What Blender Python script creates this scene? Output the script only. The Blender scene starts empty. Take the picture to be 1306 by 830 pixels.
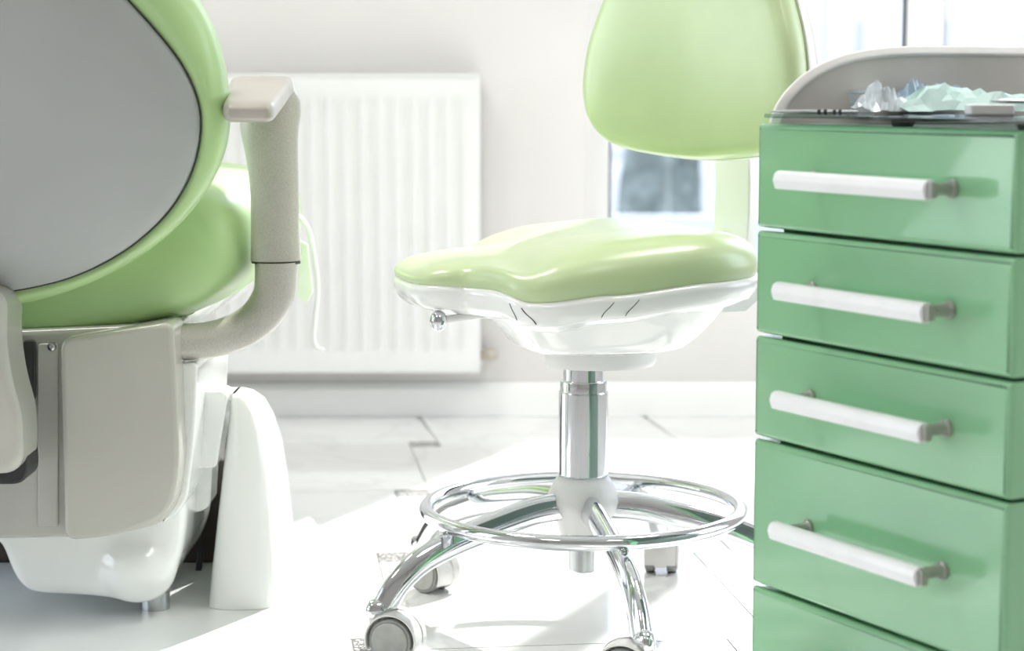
import bpy, bmesh, math, random
from mathutils import Vector, Matrix

random.seed(7)
PI = math.pi
S = bpy.context.scene
COL = S.collection

# ------------------------------------------------------------------ camera
F_PX, CX, CY = 2600.0, 653.0, 415.0
H = 0.677
PITCH = math.atan(310.0 / F_PX)
cd = bpy.data.cameras.new('camera')
cam = bpy.data.objects.new('camera', cd)
COL.objects.link(cam)
cam.location = (0, 0, H)
cam.rotation_euler = (PI / 2 - PITCH, 0, 0)
cd.sensor_width = 36
cd.lens = F_PX / 1306 * 36
cd.clip_start = 0.05
cd.dof.use_dof = True
cd.dof.focus_distance = 2.38
cd.dof.aperture_fstop = 5.0
S.camera = cam

# ------------------------------------------------------------------ view, sky, sun, fill lamps
S.view_settings.view_transform = 'Standard'
S.view_settings.look = 'None'
S.view_settings.gamma = 1
S.view_settings.use_curve_mapping = False
S.view_settings.exposure = -0.12
S.cycles.max_bounces = 10
S.cycles.diffuse_bounces = 6
S.cycles.glossy_bounces = 5
S.cycles.transmission_bounces = 8
S.cycles.transparent_max_bounces = 12
S.cycles.sample_clamp_indirect = 6
S.cycles.caustics_reflective = False
S.cycles.caustics_refractive = False

w = bpy.data.worlds.new('sky')
S.world = w
w.use_nodes = True
nt = w.node_tree
nt.nodes.clear()
out = nt.nodes.new('ShaderNodeOutputWorld')
bg = nt.nodes.new('ShaderNodeBackground')
tc = nt.nodes.new('ShaderNodeTexCoord')
sp = nt.nodes.new('ShaderNodeSeparateXYZ')
rp = nt.nodes.new('ShaderNodeValToRGB')
nt.links.new(tc.outputs['Generated'], sp.inputs[0])
nt.links.new(sp.outputs['Z'], rp.inputs[0])
rp.color_ramp.elements[0].position = 0.0
rp.color_ramp.elements[0].color = (0.95, 0.97, 1.0, 1)
rp.color_ramp.elements[1].position = 0.7
rp.color_ramp.elements[1].color = (0.62, 0.78, 1.0, 1)
nt.links.new(rp.outputs[0], bg.inputs[0])
bg.inputs[1].default_value = 4.8
nt.links.new(bg.outputs[0], out.inputs[0])

sl = bpy.data.lights.new('sun', 'SUN')
sl.energy = 13.0
sl.angle = math.radians(0.8)
sl.color = (1.0, 0.97, 0.92)
so = bpy.data.objects.new('sun', sl)
COL.objects.link(so)
SUN = Vector((0.40, 0.92, 0.74)).normalized()
so.rotation_euler = SUN.to_track_quat('Z', 'Y').to_euler()
so.location = (3, 8, 6)

CEIL = 2.75
FILL_LAMPS = [(-1.1, 0.3), (1.1, 0.3), (-1.1, 2.5), (1.1, 2.5)]  # ceiling fill lights, added out of view to brighten the room
for lx, ly in FILL_LAMPS:
    al = bpy.data.lights.new('fill_panel_light', 'AREA')
    al.shape = 'SQUARE'
    al.size = 0.56
    al.energy = 26 if ly > 1 else 7
    al.color = (1.0, 0.97, 0.93)
    ao = bpy.data.objects.new('fill_panel_light', al)
    COL.objects.link(ao)
    ao.location = (lx, ly, CEIL - 0.05)

# ------------------------------------------------------------------ materials
def mat(name, col, rough=0.4, metal=0.0, coat=0.0, coat_r=0.05, spec=0.5, noise=None, bump=None, sheen=0.0, trans=0.0, sss=0.0):
    m = bpy.data.materials.new(name)
    m.use_nodes = True
    t = m.node_tree
    b = t.nodes['Principled BSDF']
    b.inputs['Base Color'].default_value = (*col, 1)
    b.inputs['Roughness'].default_value = rough
    b.inputs['Metallic'].default_value = metal
    b.inputs['Coat Weight'].default_value = coat
    b.inputs['Coat Roughness'].default_value = coat_r
    b.inputs['Specular IOR Level'].default_value = spec
    b.inputs['Transmission Weight'].default_value = trans
    if sss:
        b.inputs['Subsurface Weight'].default_value = sss
        b.inputs['Subsurface Scale'].default_value = 0.01
    co = t.nodes.new('ShaderNodeTexCoord')
    if noise:                       # (scale, strength 0..1) soft mottling of the material's own colour
        n = t.nodes.new('ShaderNodeTexNoise')
        n.inputs['Scale'].default_value = noise[0]
        n.inputs['Detail'].default_value = 5
        t.links.new(co.outputs['Object'], n.inputs['Vector'])
        r = t.nodes.new('ShaderNodeValToRGB')
        k = noise[1]
        r.color_ramp.elements[0].position = 0.35
        r.color_ramp.elements[1].position = 0.65
        r.color_ramp.elements[0].color = (*[c * (1 - k) for c in col], 1)
        r.color_ramp.elements[1].color = (*[min(1, c * (1 + k * 0.4)) for c in col], 1)
        t.links.new(n.outputs['Fac'], r.inputs[0])
        t.links.new(r.outputs[0], b.inputs['Base Color'])
    if bump:                        # (scale, strength, distance)
        n = t.nodes.new('ShaderNodeTexNoise')
        n.inputs['Scale'].default_value = bump[0]
        n.inputs['Detail'].default_value = 4
        t.links.new(co.outputs['Object'], n.inputs['Vector'])
        bp = t.nodes.new('ShaderNodeBump')
        bp.inputs['Strength'].default_value = bump[1]
        bp.inputs['Distance'].default_value = bump[2]
        t.links.new(n.outputs['Fac'], bp.inputs['Height'])
        t.links.new(bp.outputs[0], b.inputs['Normal'])
    return m

M = {}
M['wall'] = mat('wall_paint', (0.70, 0.685, 0.67), 0.7, noise=(3, 0.04), bump=(60, 0.15, 0.001))
M['ceiling'] = mat('ceiling_paint', (0.85, 0.85, 0.83), 0.8, noise=(2, 0.03))
M['baseboard'] = mat('baseboard_paint', (0.88, 0.88, 0.87), 0.3, noise=(6, 0.03))
M['grout'] = mat('grout', (0.36, 0.35, 0.34), 0.8, noise=(40, 0.15))
M['pvc'] = mat('white_window_frame', (0.86, 0.86, 0.85), 0.25, noise=(5, 0.02))
M['seal'] = mat('dark_rubber_seal', (0.05, 0.055, 0.06), 0.5, noise=(30, 0.2))
M['radiator'] = mat('radiator_enamel', (0.78, 0.78, 0.775), 0.3, noise=(8, 0.02))
M['stool_green'] = mat('light_green_vinyl', (0.52, 0.645, 0.35), 0.36, spec=0.7, coat=0.6, coat_r=0.22, noise=(9, 0.06), bump=(420, 0.10, 0.0004))
M['chair_green'] = mat('green_leatherette', (0.41, 0.61, 0.27), 0.36, spec=0.55, coat=0.2, coat_r=0.3, noise=(7, 0.06), bump=(380, 0.10, 0.0004))
M['cabinet_green'] = mat('green_lacquer', (0.215, 0.46, 0.25), 0.25, coat=0.8, coat_r=0.06, noise=(4, 0.05))
M['cabinet_body'] = mat('dark_cabinet_carcass', (0.08, 0.12, 0.10), 0.5, noise=(10, 0.1))
M['white_shell'] = mat('white_glossy_plastic', (0.86, 0.86, 0.855), 0.14, coat=0.5, noise=(12, 0.03))
M['hub_white'] = mat('white_matte_plastic', (0.80, 0.80, 0.80), 0.35, noise=(12, 0.02))
M['caster_white'] = mat('caster_plastic', (0.72, 0.71, 0.69), 0.3, noise=(20, 0.04))
M['tread'] = mat('caster_tread', (0.30, 0.31, 0.30), 0.55, noise=(40, 0.1))
M['hub_grey'] = mat('caster_hub_grey', (0.42, 0.42, 0.40), 0.4, noise=(60, 0.15))
M['chrome'] = mat('chrome', (0.70, 0.72, 0.745), 0.06, metal=1.0, noise=(14, 0.06))
M['steel'] = mat('brushed_steel', (0.55, 0.57, 0.58), 0.25, metal=1.0, noise=(30, 0.1))
M['chair_grey'] = mat('grey_backrest_shell', (0.39, 0.405, 0.395), 0.42, coat=0.25, coat_r=0.25, noise=(2.5, 0.08))
M['chair_beige'] = mat('beige_housing_plastic', (0.49, 0.485, 0.435), 0.20, coat=0.4, coat_r=0.1, noise=(6, 0.05))
M['chair_white'] = mat('white_housing_plastic', (0.88, 0.90, 0.88), 0.12, coat=0.6, noise=(6, 0.03))
M['arm'] = mat('speckled_armrest_plastic', (0.50, 0.48, 0.44), 0.34, coat=0.2, coat_r=0.2, noise=(500, 0.12), bump=(500, 0.2, 0.0004))
M['armpad'] = mat('armrest_pad_plastic', (0.46, 0.425, 0.38), 0.30, coat=0.3, coat_r=0.15, noise=(14, 0.10))
M['black'] = mat('black_rubber', (0.02, 0.02, 0.025), 0.4, noise=(30, 0.2))
M['gap'] = mat('dark_joint', (0.05, 0.055, 0.05), 0.6, noise=(30, 0.2))
M['brown'] = mat('dark_brown_mechanism', (0.055, 0.04, 0.035), 0.5, noise=(12, 0.3))
M['plate'] = mat('base_plate_enamel', (0.82, 0.84, 0.83), 0.25, coat=0.3, noise=(6, 0.04))
M['handle'] = mat('white_aluminium', (0.82, 0.82, 0.83), 0.28, noise=(30, 0.03))
M['stub'] = mat('grey_handle_mount', (0.34, 0.35, 0.31), 0.35, metal=0.3, noise=(20, 0.1))
M['guard_in'] = mat('grey_guard_panel', (0.55, 0.525, 0.49), 0.5, noise=(20, 0.05))
M['guard_rim'] = mat('guard_rim_white', (0.80, 0.79, 0.77), 0.3, noise=(20, 0.03))
M['top_grey'] = mat('grey_cabinet_top', (0.42, 0.42, 0.40), 0.35, noise=(14, 0.06))
M['mask'] = mat('pale_teal_nonwoven', (0.54, 0.73, 0.69), 0.6, noise=(20, 0.12), bump=(120, 0.4, 0.001))
M['mask_blue'] = mat('pale_blue_film', (0.45, 0.60, 0.74), 0.3, noise=(26, 0.25), bump=(60, 0.4, 0.001))
M['film'] = mat('clear_white_film', (0.70, 0.78, 0.82), 0.2, coat=0.5, noise=(40, 0.3), bump=(50, 0.6, 0.002))
M['cord'] = mat('white_cord', (0.85, 0.86, 0.85), 0.5, noise=(20, 0.03))
M['strip'] = mat('pale_green_strip', (0.76, 0.87, 0.70), 0.5, noise=(20, 0.05))
M['crack'] = mat('crack', (0.03, 0.03, 0.03), 0.8, noise=(20, 0.1))
M['foliage'] = mat('dark_conifer', (0.13, 0.15, 0.145), 0.8, noise=(6, 0.5))
M['bark'] = mat('bark', (0.12, 0.09, 0.07), 0.9, noise=(12, 0.3))
M['facade'] = mat('pale_render', (0.56, 0.55, 0.56), 0.8, noise=(1, 0.05))
M['facade_trim'] = mat('facade_trim', (0.36, 0.36, 0.40), 0.7, noise=(2, 0.05))
M['ground'] = mat('outdoor_paving', (0.45, 0.45, 0.44), 0.9, noise=(2, 0.2))

def tile_mat():                     # white marble tile with faint grey veins
    m = mat('marble_tile', (0.74, 0.74, 0.73), 0.10, coat=0.3)
    t = m.node_tree
    b = t.nodes['Principled BSDF']
    co = t.nodes.new('ShaderNodeTexCoord')
    n = t.nodes.new('ShaderNodeTexNoise')
    n.inputs['Scale'].default_value = 2.2
    n.inputs['Detail'].default_value = 7
    n.inputs['Distortion'].default_value = 2.0
    t.links.new(co.outputs['Object'], n.inputs['Vector'])
    r = t.nodes.new('ShaderNodeValToRGB')
    e = r.color_ramp.elements
    e[0].position, e[0].color = 0.46, (0.87, 0.865, 0.86, 1)
    e[1].position, e[1].color = 0.54, (0.87, 0.865, 0.86, 1)
    v = e.new(0.50); v.color = (0.80, 0.79, 0.79, 1)
    t.links.new(n.outputs['Fac'], r.inputs[0])
    t.links.new(r.outputs[0], b.inputs['Base Color'])
    return m
M['tile'] = tile_mat()

def ornament_mat():                 # small grey patterned insert
    m = mat('ornament_tile', (0.3, 0.3, 0.3), 0.25)
    t = m.node_tree
    b = t.nodes['Principled BSDF']
    co = t.nodes.new('ShaderNodeTexCoord')
    n = t.nodes.new('ShaderNodeTexVoronoi')
    n.inputs['Scale'].default_value = 150
    n.feature = 'DISTANCE_TO_EDGE'
    t.links.new(co.outputs['Object'], n.inputs['Vector'])
    r = t.nodes.new('ShaderNodeValToRGB')
    e = r.color_ramp.elements
    e[0].position, e[0].color = 0.08, (0.16, 0.155, 0.15, 1)
    e[1].position, e[1].color = 0.20, (0.62, 0.61, 0.60, 1)
    t.links.new(n.outputs['Distance'], r.inputs[0])
    t.links.new(r.outputs[0], b.inputs['Base Color'])
    return m
M['ornament'] = ornament_mat()

def glass_mat(name, tint, refl=1.45):
    m = bpy.data.materials.new(name)
    m.use_nodes = True
    t = m.node_tree
    t.nodes.clear()
    o = t.nodes.new('ShaderNodeOutputMaterial')
    tr = t.nodes.new('ShaderNodeBsdfTransparent')
    tr.inputs[0].default_value = (*tint, 1)
    gl = t.nodes.new('ShaderNodeBsdfGlossy')
    gl.inputs['Roughness'].default_value = 0.02
    fr = t.nodes.new('ShaderNodeFresnel')
    fr.inputs[0].default_value = refl
    mx = t.nodes.new('ShaderNodeMixShader')
    t.links.new(fr.outputs[0], mx.inputs[0])
    t.links.new(tr.outputs[0], mx.inputs[1])
    t.links.new(gl.outputs[0], mx.inputs[2])
    t.links.new(mx.outputs[0], o.inputs[0])
    return m
M['glass'] = glass_mat('window_glass', (0.97, 0.98, 0.98))
M['shelf_glass'] = glass_mat('green_edged_glass', (0.72, 0.82, 0.80), 1.45)
M['clear_plastic'] = glass_mat('clear_plastic', (0.86, 0.90, 0.90), 1.45)

def fill_lamp_mat():  # glowing face of the added ceiling fill lamps
    m = bpy.data.materials.new('fill_lamp_diffuser')
    m.use_nodes = True
    b = m.node_tree.nodes['Principled BSDF']
    b.inputs['Base Color'].default_value = (0.9, 0.9, 0.9, 1)
    b.inputs['Emission Color'].default_value = (1, 0.97, 0.93, 1)
    b.inputs['Emission Strength'].default_value = 3.0
    return m
M['lamp'] = fill_lamp_mat()

# ------------------------------------------------------------------ helpers
CP, SP_ = math.cos(PITCH), math.sin(PITCH)
def W(px, py, Y):
    """World point at distance Y (metres in front of the lens) seen at photo pixel px, py."""
    u = (px - CX) / F_PX
    v = (CY - py) / F_PX
    d = Vector((u, CP + v * SP_, -SP_ + v * CP))
    return Vector((0, 0, H)) + d * (Y / d.y)

ORG = {}
def root(name, loc, label, cat, group=None):
    o = bpy.data.objects.new(name, None)
    COL.objects.link(o)
    o.location = loc
    o.empty_display_size = 0.05
    ORG[o.name] = Vector(loc)
    o['label'] = label
    o['category'] = cat
    if group: o['group'] = group
    return o

def obj(name, bm, m, parent=None, smooth=True, label=None, kind=None, bevel=None, subsurf=0, cat=None, group=None, auto=None):
    bmesh.ops.recalc_face_normals(bm, faces=bm.faces)
    me = bpy.data.meshes.new(name)
    o = bpy.data.objects.new(name, me)
    if parent is not None:
        org = ORG[parent.name]
        bmesh.ops.translate(bm, verts=bm.verts, vec=-org)
        o.parent = parent
        COL.objects.link(o)
        ORG[o.name] = org
    else:
        COL.objects.link(o)
        if not kind:
            vs = [v.co for v in bm.verts]
            c = Vector((sum(v.x for v in vs) / len(vs), sum(v.y for v in vs) / len(vs), min(v.z for v in vs)))
            bmesh.ops.translate(bm, verts=bm.verts, vec=-c)
            o.location = c
            ORG[o.name] = c
        else:
            ORG[o.name] = Vector((0, 0, 0))
    bm.to_mesh(me)
    bm.free()
    for mm in (m if isinstance(m, (list, tuple)) else [m]):
        me.materials.append(mm)
    if smooth:
        for p in me.polygons: p.use_smooth = True
        if auto is not None:
            md = o.modifiers.new('wn', 'EDGE_SPLIT')
            md.split_angle = math.radians(auto)
            wn = o.modifiers.new('wnorm', 'WEIGHTED_NORMAL'); wn.keep_sharp = True
    if bevel:
        md = o.modifiers.new('bevel', 'BEVEL')
        md.width = bevel
        md.segments = 3
        md.limit_method = 'ANGLE'
        md.harden_normals = False
    if subsurf:
        md = o.modifiers.new('sub', 'SUBSURF')
        md.levels = md.render_levels = subsurf
    if label: o['label'] = label
    if kind: o['kind'] = kind
    if cat: o['category'] = cat
    if group: o['group'] = group
    return o

def box(bm, lo, hi, R=None, o=None, mi=0):
    vs = []
    for z in (lo[2], hi[2]):
        for y in (lo[1], hi[1]):
            for x in (lo[0], hi[0]):
                p = Vector((x, y, z))
                if R: p = R @ p
                if o: p = p + o
                vs.append(bm.verts.new(p))
    for f in ((0, 2, 3, 1), (4, 5, 7, 6), (0, 1, 5, 4), (2, 6, 7, 3), (0, 4, 6, 2), (1, 3, 7, 5)):
        fc = bm.faces.new([vs[i] for i in f])
        fc.material_index = mi

def loft(bm, rings, closed=True, cap0=True, cap1=True):
    vr = [[bm.verts.new(p) for p in r] for r in rings]
    n = len(vr[0])
    for a, b in zip(vr, vr[1:]):
        for i in range(n if closed else n - 1):
            j = (i + 1) % n
            try: bm.faces.new((a[i], a[j], b[j], b[i]))
            except ValueError: pass
    if cap0: bm.faces.new(list(reversed(vr[0])))
    if cap1: bm.faces.new(vr[-1])
    return vr

def fan_close(bm, ring, p):
    c = bm.verts.new(p)
    n = len(ring)
    for i in range(n):
        bm.faces.new((ring[i], ring[(i + 1) % n], c))

def catmull(pts, per=6, closed=False):
    n = len(pts)
    pts = [Vector(p) for p in pts]
    o = []
    rng = range(n) if closed else range(n - 1)
    for i in rng:
        if closed:
            p0, p1, p2, p3 = pts[(i - 1) % n], pts[i], pts[(i + 1) % n], pts[(i + 2) % n]
        else:
            p0, p1, p2, p3 = pts[max(i - 1, 0)], pts[i], pts[i + 1], pts[min(i + 2, n - 1)]
        for k in range(per):
            t = k / per
            o.append(0.5 * ((2 * p1) + (p2 - p0) * t + (2 * p0 - 5 * p1 + 4 * p2 - p3) * t * t + (3 * p1 - p0 - 3 * p2 + p3) * t ** 3))
    if not closed: o.append(pts[-1])
    return o

def lerp1(x, table):
    """piecewise smooth interpolation; table = [(x, value), ...] ascending"""
    if x <= table[0][0]: return table[0][1]
    for (a, va), (b, vb) in zip(table, table[1:]):
        if x <= b:
            t = (x - a) / (b - a)
            t = t * t * (3 - 2 * t)
            return va + (vb - va) * t
    return table[-1][1]

def lathe(bm, prof, c, n=40, R=None):
    """prof = [(radius, height)...] revolved about z through c (or rotated by R)"""
    rings = []
    for r, h in prof:
        ring = []
        for i in range(n):
            a = 2 * PI * i / n
            p = Vector((r * math.cos(a), r * math.sin(a), h))
            if R: p = R @ p
            ring.append(p + Vector(c))
        rings.append(ring)
    loft(bm, rings)

def sweep(bm, path, prof, up=None, cap=True):
    """prof(t) -> list of (side, up) points; frames from a fixed up vector or parallel transport"""
    n = len(path)
    rings = []
    side = None
    for i, p in enumerate(path):
        t = (path[min(i + 1, n - 1)] - path[max(i - 1, 0)]).normalized()
        if up is not None:
            s = t.cross(up).normalized()
        else:
            if side is None:
                ref = Vector((0, 0, 1)) if abs(t.z) < 0.9 else Vector((0, 1, 0))
                s = t.cross(ref).normalized()
            else:
                s = (side - t * side.dot(t)).normalized()
        side = s
        u = s.cross(t).normalized()
        rings.append([p + s * a + u * b for a, b in prof(i / (n - 1))])
    loft(bm, rings, cap0=cap, cap1=cap)

def circ(r, n=24, sy=1.0):
    return [(r * math.cos(2 * PI * k / n), r * sy * math.sin(2 * PI * k / n)) for k in range(n)]

def tube(bm, pts, r, n=12, per=6, smooth=True):
    path = catmull(pts, per) if smooth else [Vector(p) for p in pts]
    sweep(bm, path, lambda t: circ(r, n))

def round_poly(pts, r, seg=5):
    """2-D polygon with rounded corners; r a number or list"""
    n = len(pts)
    o = []
    for i in range(n):
        p0, p, p1 = Vector(pts[i - 1]), Vector(pts[i]), Vector(pts[(i + 1) % n])
        rr = r[i] if isinstance(r, (list, tuple)) else r
        a, b = (p0 - p), (p1 - p)
        d = min(rr, a.length * 0.48, b.length * 0.48)
        A, B = p + a.normalized() * d, p + b.normalized() * d
        for k in range(seg + 1):
            t = k / seg
            o.append((1 - t) ** 2 * A + 2 * t * (1 - t) * p + t * t * B)
    return o

def inset(poly, d):
    n = len(poly)
    area = sum(poly[i - 1].x * poly[i].y - poly[i].x * poly[i - 1].y for i in range(n))
    sgn = 1 if area > 0 else -1
    o = []
    for i in range(n):
        a = poly[i] - poly[i - 1]
        b = poly[(i + 1) % n] - poly[i]
        if a.length < 1e-9: a = b
        if b.length < 1e-9: b = a
        t = (a.normalized() + b.normalized())
        t = t.normalized() if t.length > 1e-6 else a.normalized()
        nrm = Vector((-t.y, t.x)) * sgn
        o.append(poly[i] + nrm * d)
    return o

def prism(bm, poly, O, U, V, N, depth, bev=0.004, seg=4, bev_back=None):
    """poly (u, v) extruded from O along N by depth, both rims rounded"""
    O, U, V, N = Vector(O), Vector(U), Vector(V), Vector(N)
    bb = bev if bev_back is None else bev_back
    poly = [Vector(p) for p in poly]
    rings = []
    def ring(q, h): return [O + U * p.x + V * p.y + N * h for p in q]
    for k in range(seg + 1):
        a = PI / 2 * k / seg
        rings.append(ring(inset(poly, bev * (1 - math.sin(a))), bev * (1 - math.cos(a))))
    if bb > 0:
        for k in range(seg + 1):
            a = PI / 2 * k / seg
            rings.append(ring(inset(poly, bb * (1 - math.cos(a))), depth - bb * (1 - math.sin(a))))
    else:
        rings.append(ring(poly, depth))
    loft(bm, rings)

def stack(bm, secs, seg=6):
    """secs = [(z, x0, x1, y0, y1, corner radius)]"""
    rings = []
    for z, x0, x1, y0, y1, r in secs:
        q = round_poly([(x0, y0), (x1, y0), (x1, y1), (x0, y1)], r, seg)
        rings.append([Vector((p.x, p.y, z)) for p in q])
    loft(bm, rings)

def ellipsoid(bm, c, rx, ry, rz, n=24, m=14):
    rings = []
    for j in range(1, m):
        t = PI * j / m
        rings.append([Vector(c) + Vector((rx * math.sin(t) * math.cos(2 * PI * i / n), ry * math.sin(t) * math.sin(2 * PI * i / n), -rz * math.cos(t))) for i in range(n)])
    vr = loft(bm, rings, cap0=False, cap1=False)
    fan_close(bm, vr[0], Vector(c) - Vector((0, 0, rz)))
    fan_close(bm, vr[-1], Vector(c) + Vector((0, 0, rz)))

def B(): return bmesh.new()
X_, Y_, Z_ = Vector((1, 0, 0)), Vector((0, 1, 0)), Vector((0, 0, 1))

# ------------------------------------------------------------------ the room
WY = 4.12                            # inner face of the wall with the window
RX0, RX1, RY0 = -2.7, 2.7, -2.6
WT = 0.16
WIN = (0.15, 1.72, 0.235, 1.99)      # x0, x1, z0, z1 of the opening

bm = B()
box(bm, (RX0, RY0, -0.06), (RX1, WY, -0.0012))
A_, Bq = 0.4565, 0.057
ang = math.atan2(Bq, A_)
tu = Vector((math.cos(ang), math.sin(ang), 0)); tv = Vector((-math.sin(ang), math.cos(ang), 0))
O0 = Vector((-0.165, 2.87, 0)) - (tu + tv) * Bq * 0.5
g = 0.0013
for i in range(-7, 8):
    for j in range(-13, 5):
        o = O0 + tu * (A_ * i + Bq * j) + tv * (-Bq * i + A_ * j)
        for (u0, v0, s, mi) in ((0, 0, Bq, 2 if i % 2 == 0 else 1), (Bq, 0, A_, 1)):
            q = [o + tu * (u0 + a) + tv * (v0 + b) for a, b in ((g, g), (s - g, g), (s - g, s - g), (g, s - g))]
            # trim to the room
            q = [Vector((min(max(p.x, RX0), RX1), min(max(p.y, RY0), WY), 0)) for p in q]
            if max(p.x for p in q) - min(p.x for p in q) < 1e-4 or max(p.y for p in q) - min(p.y for p in q) < 1e-4: continue
            top = [bm.verts.new(p) for p in q]
            bot = [bm.verts.new(p - Z_ * 0.001) for p in q]
            f = bm.faces.new(top); f.material_index = mi
            for k in range(4):
                f = bm.faces.new((top[k], bot[k], bot[(k + 1) % 4], top[(k + 1) % 4])); f.material_index = mi
obj('floor', bm, [M['grout'], M['tile'], M['ornament']], smooth=False, kind='structure')

def wall_y(name, y0, y1, hole):
    bm = B()
    x0, x1, z0, z1 = hole
    box(bm, (RX0 - WT, y0, -0.06), (x0, y1, CEIL))
    box(bm, (x1, y0, -0.06), (RX1 + WT, y1, CEIL))
    box(bm, (x0, y0, -0.06), (x1, y1, z0))
    box(bm, (x0, y0, z1), (x1, y1, CEIL))
    obj(name, bm, M['wall'], smooth=False, kind='structure')
def wall_x(name, xa, xb, hole=None):
    bm = B()
    if hole:
        y0, y1, z0, z1 = hole
        box(bm, (xa, RY0, -0.06), (xb, y0, CEIL))
        box(bm, (xa, y1, -0.06), (xb, WY, CEIL))
        box(bm, (xa, y0, -0.06), (xb, y1, z0))
        box(bm, (xa, y0, z1), (xb, y1, CEIL))
    else:
        box(bm, (xa, RY0, -0.06), (xb, WY, CEIL))
    obj(name, bm, M['wall'], smooth=False, kind='structure')
wall_y('wall_back', WY, WY + WT, WIN)
FILL_WINL = (1.1, 3.5, 0.2, 2.2)  # unseen left window, added for fill light and drawer reflections
FILL_WINR = (2.1, 3.7, 0.3, 2.3)  # unseen right window, added and placed to bounce fill light inside
wall_x('wall_left', RX0 - WT, RX0, FILL_WINL)
wall_x('wall_right', RX1, RX1 + WT, FILL_WINR)
bm = B(); box(bm, (RX0 - WT, RY0 - WT, -0.06), (RX1 + WT, RY0, CEIL)); obj('wall_front', bm, M['wall'], smooth=False, kind='structure')
bm = B(); box(bm, (RX0 - WT, RY0 - WT, CEIL), (RX1 + WT, WY + WT, CEIL + 0.1)); obj('ceiling', bm, M['ceiling'], smooth=False, kind='structure')

bm = B(); prism(bm, [(0, 0), (0.016, 0), (0.016, 0.058), (0.008, 0.070), (0, 0.070)], (RX0, WY, 0), -Y_, Z_, X_, RX1 - RX0, 0)
obj('baseboard_back', bm, M['baseboard'], smooth=False, kind='structure', bevel=0.002)
bm = B(); prism(bm, [(0, 0), (0.016, 0), (0.016, 0.058), (0.008, 0.070), (0, 0.070)], (RX0, RY0, 0), X_, Z_, Y_, WY - RY0, 0)
obj('baseboard_left', bm, M['baseboard'], smooth=False, kind='structure', bevel=0.002)

# window_1: the low window with two casements, seen behind the stool
def window(name, along, base, x0, x1, z0, z1, mull):
    """along: unit vector of the window's width, base: point mapping, recessed frame"""
    def bx(bm, a0, a1, d0, d1, za, zb):
        pts = []
        N = Vector((-along.y, along.x, 0))
        for z in (za, zb):
            for d in (d0, d1):
                for a in (a0, a1):
                    pts.append(bm.verts.new(base + along * a + N * d + Z_ * z))
        for f in ((0, 2, 3, 1), (4, 5, 7, 6), (0, 1, 5, 4), (2, 6, 7, 3), (0, 4, 6, 2), (1, 3, 7, 5)):
            bm.faces.new([pts[i] for i in f])
    edges = [x0] + mull + [x1]
    fw = 0.05
    bm = B()
    for (a0, a1, za, zb) in ((x0, x0 + fw, z0, z1), (x1 - fw, x1, z0, z1), (x0, x1, z0, z0 + fw), (x0, x1, z1 - fw, z1)):
        bx(bm, a0, a1, 0.085, 0.14, za, zb)
    for m_ in mull: bx(bm, m_ - 0.038, m_ + 0.038, 0.080, 0.14, z0, z1)
    fr = obj(name, bm, M['pvc'], smooth=False, kind='structure', bevel=0.004)
    ORG[fr.name] = Vector((0, 0, 0))
    bg_, bs = B(), B()
    for a, b in zip(edges, edges[1:]):
        a2 = a + (fw if a == x0 else 0.038); b2 = b - (fw if b == x1 else 0.038)
        bx(bg_, a2, b2, 0.108, 0.112, z0 + fw, z1 - fw)
        s = 0.005
        for (p, q, za, zb) in ((a2, a2 + s, z0 + fw, z1 - fw), (b2 - s, b2, z0 + fw, z1 - fw), (a2, b2, z0 + fw, z0 + fw + s), (a2, b2, z1 - fw - s, z1 - fw)):
            bx(bs, p, q, 0.100, 0.116, za, zb)
    obj('glass_pane', bg_, M['glass'], fr, smooth=False)
    obj('rubber_seal', bs, M['seal'], fr, smooth=False)
    return fr
window('window_1', X_, Vector((0, WY, 0)), WIN[0], WIN[1], WIN[2], WIN[3], [0.845])
window('fill_window_left', Y_, Vector((RX0, 0, 0)), FILL_WINL[0], FILL_WINL[1], FILL_WINL[2], FILL_WINL[3], [2.3])
window('fill_window_right', -Y_, Vector((RX1, 0, 0)), -FILL_WINR[1], -FILL_WINR[0], FILL_WINR[2], FILL_WINR[3], [-2.9])

# ceiling fill lamps, added off frame to light the room, visible in chrome
for lx, ly in FILL_LAMPS:
    t = root('ceiling_fill_lamp', (lx, ly, CEIL), 'added unseen square white ceiling fill lamp ' + {(-1, 0): 'behind the patient chair', (1, 0): 'in front of the drawer cabinet', (-1, 1): 'above the patient chair', (1, 1): 'between the stool and the window'}[(1 if lx > 0 else -1, int(ly > 1))], 'lamp', 'added fill lamps')
    bm = B(); box(bm, (lx - .31, ly - .31, CEIL - .035), (lx + .31, ly + .31, CEIL)); obj('housing', bm, M['pvc'], t, smooth=False, bevel=0.004)
    bm = B(); box(bm, (lx - .29, ly - .29, CEIL - .040), (lx + .29, ly + .29, CEIL - .034)); obj('diffuser', bm, M['lamp'], t, smooth=False)

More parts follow.
